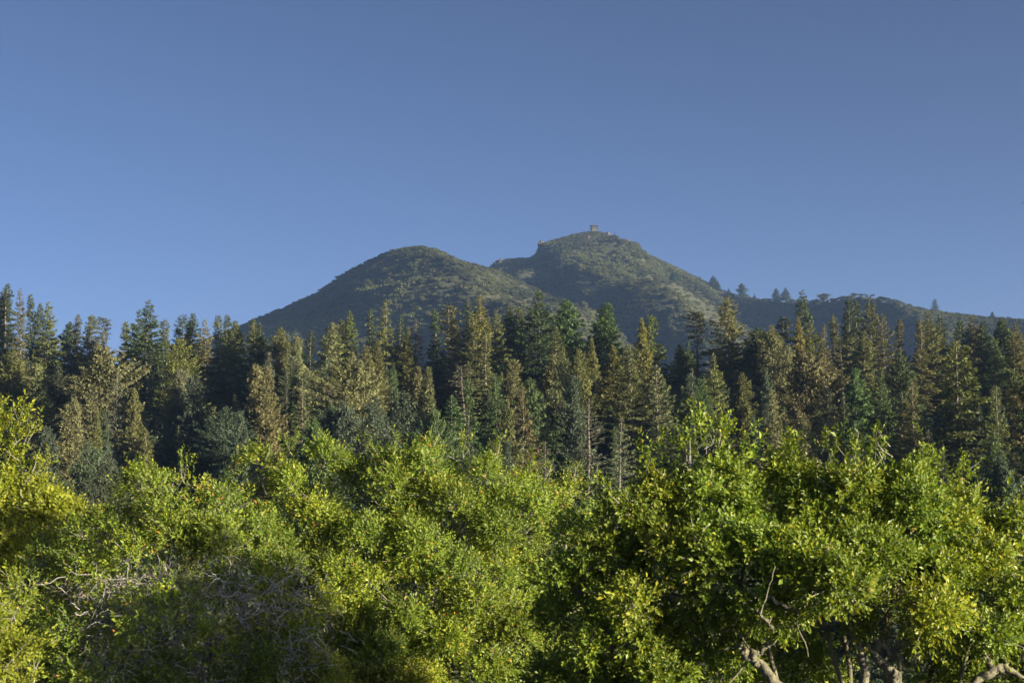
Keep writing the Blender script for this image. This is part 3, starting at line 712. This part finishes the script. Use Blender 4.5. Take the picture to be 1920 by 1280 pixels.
    for i in range(nl):
        f = (i+.6)/nl; th = i*2.399 + rng.uniform(0, .6, n)
        rad = u1*np.cos(th)[:, None] + u2*np.sin(th)[:, None]
        D = unit(ax*(.25+.9*f) + rad*(1.05-.35*f) + rng.normal(0, .18, (n, 3)) + np.array([0, 0, -.12]))
        N = unit(ax*.45 + d*.9 - rad*.3 + rng.normal(0, .32, (n, 3)))
        L = leafL*lsc*rng.uniform(.6, 1.3, n)*(1-.25*f)
        t = np.clip(.42 + ctint + rng.normal(0, .17, n) + .16*(f-.5), 0, .955)
        odd = rng.random(n) < .012; t = np.where(odd, rng.uniform(.955, 1, n), t)
        leaves(g, P + ax*(Ls*f)[:, None] + rad*.004, D, N, L, L*leaf_w, t, .18)
    pick = rng.random(n) < twig
    tubes(tw, P[pick] - d[pick]*(leafL*3.2) + rng.normal(0, .03, (pick.sum(), 3)), P[pick] + ax[pick]*(Ls[pick]*.9)[:, None], .005, .0025, .06, 3)
    root = empty(name, (0, 0, 0)); root.location = tuple(float(q) for q in base); tag(root, label, cat, 'leafy trees in front of the wood')
    def put(nm, geo, mt, smooth=False):
        if geo.n == 0: return None
        me = geo.mesh(nm, smooth); me.transform(__import__('mathutils').Matrix.Translation(-Vector(base)))
        return obj(nm, me, mt, root)
    put('crown', g, mat); put('trunk', tg, M['limb'], True); put('branches', lb, M['limb'], True)
    t_ = put('twigs', tw, M['twig'])
    if t_: t_['kind'] = 'stuff'
    for pts, r0, r1 in limbs:                       # thick limbs the photograph shows one by one
        gl = Geo(); W = np.array([at(a, b_, Y+c_-.5) for a, b_, c_ in pts]); q = np.linspace(0, 1, len(W)); qq = np.linspace(0, 1, 30)
        Wp = np.stack([np.interp(qq, q, W[:, i]) for i in range(3)], 1)
        for _ in range(2): Wp[1:-1] = (Wp[:-2]+2*Wp[1:-1]+Wp[2:])/4
        wv = np.cumsum(rng.normal(0, .012, Wp.shape), 0); Wp += wv - np.linspace(0, 1, 30)[:, None]*wv[-1]
        tube(gl, Wp, .82*np.linspace(r0, r1, 30)*(1+rng.normal(0, .05, 30))*np.clip((31-np.arange(30))/8, .3, 1), 10)
        gl.V[-1] = gl.V[-1] + rng.normal(0, .003, gl.V[-1].shape)
        for f_ in range(3):                         # side forks that carry the limb on into the leaves
            i0 = int(rng.integers(10, 30)); tdir = unit(Wp[min(i0+1, 29)]-Wp[i0-1]); p = Wp[i0].copy(); v_ = unit(tdir + rng.normal(0, .7, 3) + np.array([0, .9, .35])); F_ = [p.copy()]
            for q_ in range(7): p = p + v_*rng.uniform(.05, .11); v_ = unit(v_ + rng.normal(0, .28, 3)); F_.append(p.copy())
            tube(gl, np.array(F_), np.linspace(.45*r1, .006, 8), 6)
        put('limb', gl, M['limb'], True)
    return root, base

# bright tree at the left edge, behind the left bush
leafy('maple_tree', 'bright yellow-green leafy tree at the left edge with a high branch', 27, 40,
      [(40, 950, 110, 0), (-60, 930, 120, .5), (120, 985, 85, -.3), (20, 1040, 110, .2), (-80, 1060, 120, 0), (120, 1090, 90, 0), (-15, 790, 26, .2), (40, 872, 34, .3)],
      M['pale'], .07, 11000, wild=12, sprays=[(20, 830, 30, -95, 26, 0), (40, 800, 38, -8, 14, 0), (-5, 780, 10, -50, 22, .2), (60, 880, 40, -35, 10, 0)], up=.25, leaf_w=.6)
# left bush with a dead tangle on its front
def bare_left(x, y): 
    q = np.exp(-(((x-290)/230)**2 + ((y-1150)/115)**2)); return np.clip(q*.8, 0, .62)
bl = leafy('bay_bush', 'wide dark green bush with dead lichened twigs on its shaded front', 21.5, 300,
      [(330, 925, 112, 0), (215, 985, 95, -.2), (120, 1060, 105, -.3), (440, 985, 105, -.2), (300, 1060, 150, -.5), (60, 1180, 120, -.4), (200, 1200, 150, -.6),
       (400, 1170, 150, -.6), (530, 1100, 115, -.3), (520, 1250, 130, -.5), (330, 1320, 160, -.6), (100, 1340, 150, -.5), (600, 1340, 120, -.3)],
      M['bush'], .054, 38000, dy=45, bare=bare_left, sprays=[(262, 935, -12, -48, 12, 0), (240, 950, -26, -28, 10, 0), (290, 905, 0, -26, 8, 0), (345, 880, 6, -26, 10, 0)])
# its dead twig tangle, a part of that bush
def tangle(root, base, Y, cx, cy, sx, sy, n, depth):
    g = Geo(); a = np.array([at(cx + rng.uniform(-1.6, 1.6)*sx*rng.random()**.3, cy + rng.uniform(-1.5, 1.5)*sy, Y+depth+rng.uniform(-.4, .5)) for _ in range(n)])
    d = unit(rng.normal(size=(n, 3))*np.array([1, .6, .7]) + np.array([-.3, 0, -.15]))
    for seg in range(4):                            # each twig wanders in four short steps and forks
        L = rng.uniform(.05, .15, (n, 1))*(1.25-.2*seg); e = a + d*L
        tubes(g, a, e, .0062-.0012*seg, .005-.0012*seg, .10, 3, rng.random(n))
        f = rng.random(n) < .55
        tubes(g, e[f], e[f] + unit(d[f]+rng.normal(0, .8, (f.sum(), 3)))*rng.uniform(.04, .14, (f.sum(), 1)), .003, .0014, .14, 3, rng.random(f.sum()))
        a = e; d = unit(d + rng.normal(0, .55, (n, 3)))
    me = g.mesh('dead_twigs'); me.transform(__import__('mathutils').Matrix.Translation(-Vector(base)))
    o = obj('dead_twigs', me, M['twig'], root); o['kind'] = 'stuff'; o['label'] = 'tangle of grey dead lichened twigs'
tangle(bl[0], bl[1], 21.5, 370, 1175, 170, 66, 1150, -1.05)
# middle bushes
mid = leafy('bay_tree', 'rounded mid-green leafy tree in the middle, widest of the front crowns', 23, 720,
      [(500, 895, 85, .2), (600, 890, 90, 0), (700, 905, 100, 0), (800, 885, 90, .1), (890, 890, 82, .1), (560, 985, 110, -.4), (690, 1010, 120, -.5), (830, 990, 115, -.4),
       (940, 960, 95, -.2), (760, 1110, 125, -.8), (620, 1120, 120, -.6), (880, 1090, 115, -.5), (700, 1230, 140, -.8), (850, 1230, 130, -.6), (560, 1250, 110, -.5), (950, 1200, 110, -.2), (780, 1350, 150, -.8)],
      M['bush'], .055, 47000, dy=36, wild=50, sprays=[(540, 850, 2, -34, 12, 0), (600, 850, -2, -40, 10, 0), (690, 850, 0, -36, 12, 0), (800, 845, 6, -32, 12, 0), (862, 850, 6, -40, 14, 0), (925, 860, 8, -46, 14, 0), (740, 845, 2, -30, 10, 0)])
leafy('young_bay_tree', 'sunlit rounded leafy tree tucked between middle tree and big oak', 24.5, 1010,
      [(1000, 925, 72, 0), (1062, 938, 62, 0), (960, 990, 85, -.2), (1060, 1020, 90, 0), (990, 1090, 95, 0), (1080, 1120, 90, 0), (1010, 1190, 100, 0), (1060, 1290, 110, 0)],
      M['bush'], .056, 14500, sprays=[(995, 870, 2, -22, 8, 0), (1030, 880, 4, -22, 8, 0), (1066, 895, 6, -26, 10, 0)])
# small lit bush cut by the left edge
leafy('edge_bush', 'small pale sunlit bush cut off by the left edge low down', 16, -20,
      [(-12, 1170, 62, 0), (10, 1215, 45, -.2), (-40, 1240, 90, 0), (-20, 1320, 80, 0)], M['pale'], .055, 1800, cat='bush', up=.6)
# the big oak on the right
leafy('oak_tree', 'big sunlit oak on the right with thick lichened limbs at its foot', 16.5, 1640,
      [(1320, 905, 110, .3), (1210, 960, 105, .2), (1130, 1010, 100, .3), (1440, 930, 115, .2), (1560, 945, 125, .1), (1680, 955, 120, 0), (1790, 985, 110, 0), (1890, 1030, 105, .1),
       (1250, 1070, 125, -.4), (1390, 1050, 140, -.6), (1540, 1065, 140, -.7), (1690, 1080, 135, -.7), (1830, 1110, 130, -.5), (1960, 1130, 120, 0),
       (1120, 1130, 110, 0), (1200, 1190, 120, -.1), (1330, 1190, 120, .1), (1460, 1180, 95, .4), (1100, 1260, 120, .3), (1250, 1310, 120, .2), (1770, 1200, 85, .2), (1900, 1220, 95, .3), (1560, 1330, 100, .8), (1760, 1340, 100, .8), (1530, 1265, 60, .1), (1740, 1270, 55, .0), (1830, 1275, 60, .2), (1090, 1080, 90, -.2), (1150, 1170, 90, -.5)],
      M['oak'], .056, 40000, dy=42, wild=60, up=.1, leaf_w=.55, nsub=10, twig=.12,
      sprays=[(1310, 830, -4, -55, 22, .2), (1350, 825, 6, -48, 16, .2), (1395, 850, 14, -36, 14, .2), (1285, 840, -10, -36, 12, .2), (1480, 850, 6, -26, 12, .1), (1560, 850, 4, -30, 12, 0), (1640, 850, 4, -62, 16, 0),
              (1735, 880, 8, -44, 18, 0), (1790, 890, 24, -30, 14, 0), (1890, 960, 14, -44, 14, .1), (1120, 920, -8, -34, 12, .3), (1215, 870, 4, -40, 12, .2), (1600, 850, -2, -26, 8, 0)],
      limbs=[([(1475, 1300, -.5), (1440, 1255, -.5), (1400, 1232, -.5), (1385, 1215, -.5)], .075, .045), ([(1420, 1243, -.5), (1415, 1225, -.5), (1432, 1212, -.5)], .05, .03),
             ([(1625, 1330, -.3), (1625, 1270, -.3), (1622, 1225, -.3), (1605, 1200, -.3), (1578, 1168, -.2)], .075, .035),
             ([(1690, 1330, -.3), (1675, 1270, -.3), (1668, 1240, -.3), (1640, 1222, -.3), (1612, 1205, -.3)], .075, .045),
             ([(1690, 1235, -.3), (1665, 1220, -.3), (1655, 1190, -.3), (1655, 1165, -.3)], .045, .03),
             ([(1650, 1218, -.3), (1632, 1185, -.3), (1640, 1165, -.3), (1662, 1160, -.3)], .05, .03),
             ([(1800, 1310, -.2), (1840, 1268, -.2), (1860, 1250, -.2), (1880, 1255, -.2), (1930, 1275, -.2)], .06, .05),
             ([(1860, 1250, -.2), (1845, 1235, -.2), (1848, 1210, -.2), (1862, 1190, -.2)], .045, .02),
             ([(1430, 1120, -.9), (1465, 1130, -.9), (1505, 1140, -.9)], .018, .022), ([(1415, 1140, -1.0), (1433, 1162, -1.0), (1450, 1178, -1.0)], .014, .02)])

# ------------------------------------------------------------------ two far birds
M['bird'] = rough_mat('dark_feathers', (.02, .02, .02), (.04, .038, .035), 9)
for (bxp, byp, Yb, rz_, lab) in [(1881, 390, 420, .5, 'tiny dark bird far off in the sky near the right edge'), (1918, 380, 330, 1.1, 'tiny dark bird cut by the right edge of the sky')]:
    p = at(bxp, byp, Yb); rt = empty('bird', p, rz_); tag(rt, lab, 'bird', 'far birds in the sky')
    g = Geo(); tube(g, [(0, -.28, 0), (0, -.2, 0), (0, -.05, .0), (0, .12, .01), (0, .2, .02), (0, .26, .01)], [.012, .035, .06, .045, .035, .006], 8); obj('body', g.mesh('body', True), M['bird'], rt)
    for sgn in (-1, 1):
        g = Geo(); g.add([(sgn*.03, -.08, .02), (sgn*.03, .1, .02), (sgn*.25, .12, .10), (sgn*.25, -.05, .10), (sgn*.55, .0, .06), (sgn*.03, -.08, .0), (sgn*.03, .1, .0), (sgn*.25, .12, .085), (sgn*.25, -.05, .085)],
                         [(0, 1, 2, 3), (5, 8, 7, 6)], [(3, 2, 4), (8, 4, 7)]); obj('wing', g.mesh('wing'), M['bird'], rt)
    g = Geo(); g.add([(-.02, -.26, .01), (.02, -.26, .01), (.07, -.42, .01), (-.07, -.42, .01), (0, -.3, -.01)], [(0, 1, 2, 3)], [(3, 2, 4), (0, 4, 1)]); obj('tail', g.mesh('tail'), M['bird'], rt)

# ------------------------------------------------------------------ evening haze
g = Geo(); box(g, -12000, 12000, -450, 8100, -30, 330)
m, n, l = nt('haze'); o_ = n.new('ShaderNodeOutputMaterial'); v = n.new('ShaderNodeVolumePrincipled')
v.inputs['Color'].default_value = (.31, .52, 1, 1); v.inputs['Density'].default_value = .00007
l.new(v.outputs[0], o_.inputs['Volume'])
tag(obj('haze', g.mesh('haze'), m), 'thin bluish evening haze in front of the mountain', kind='stuff')
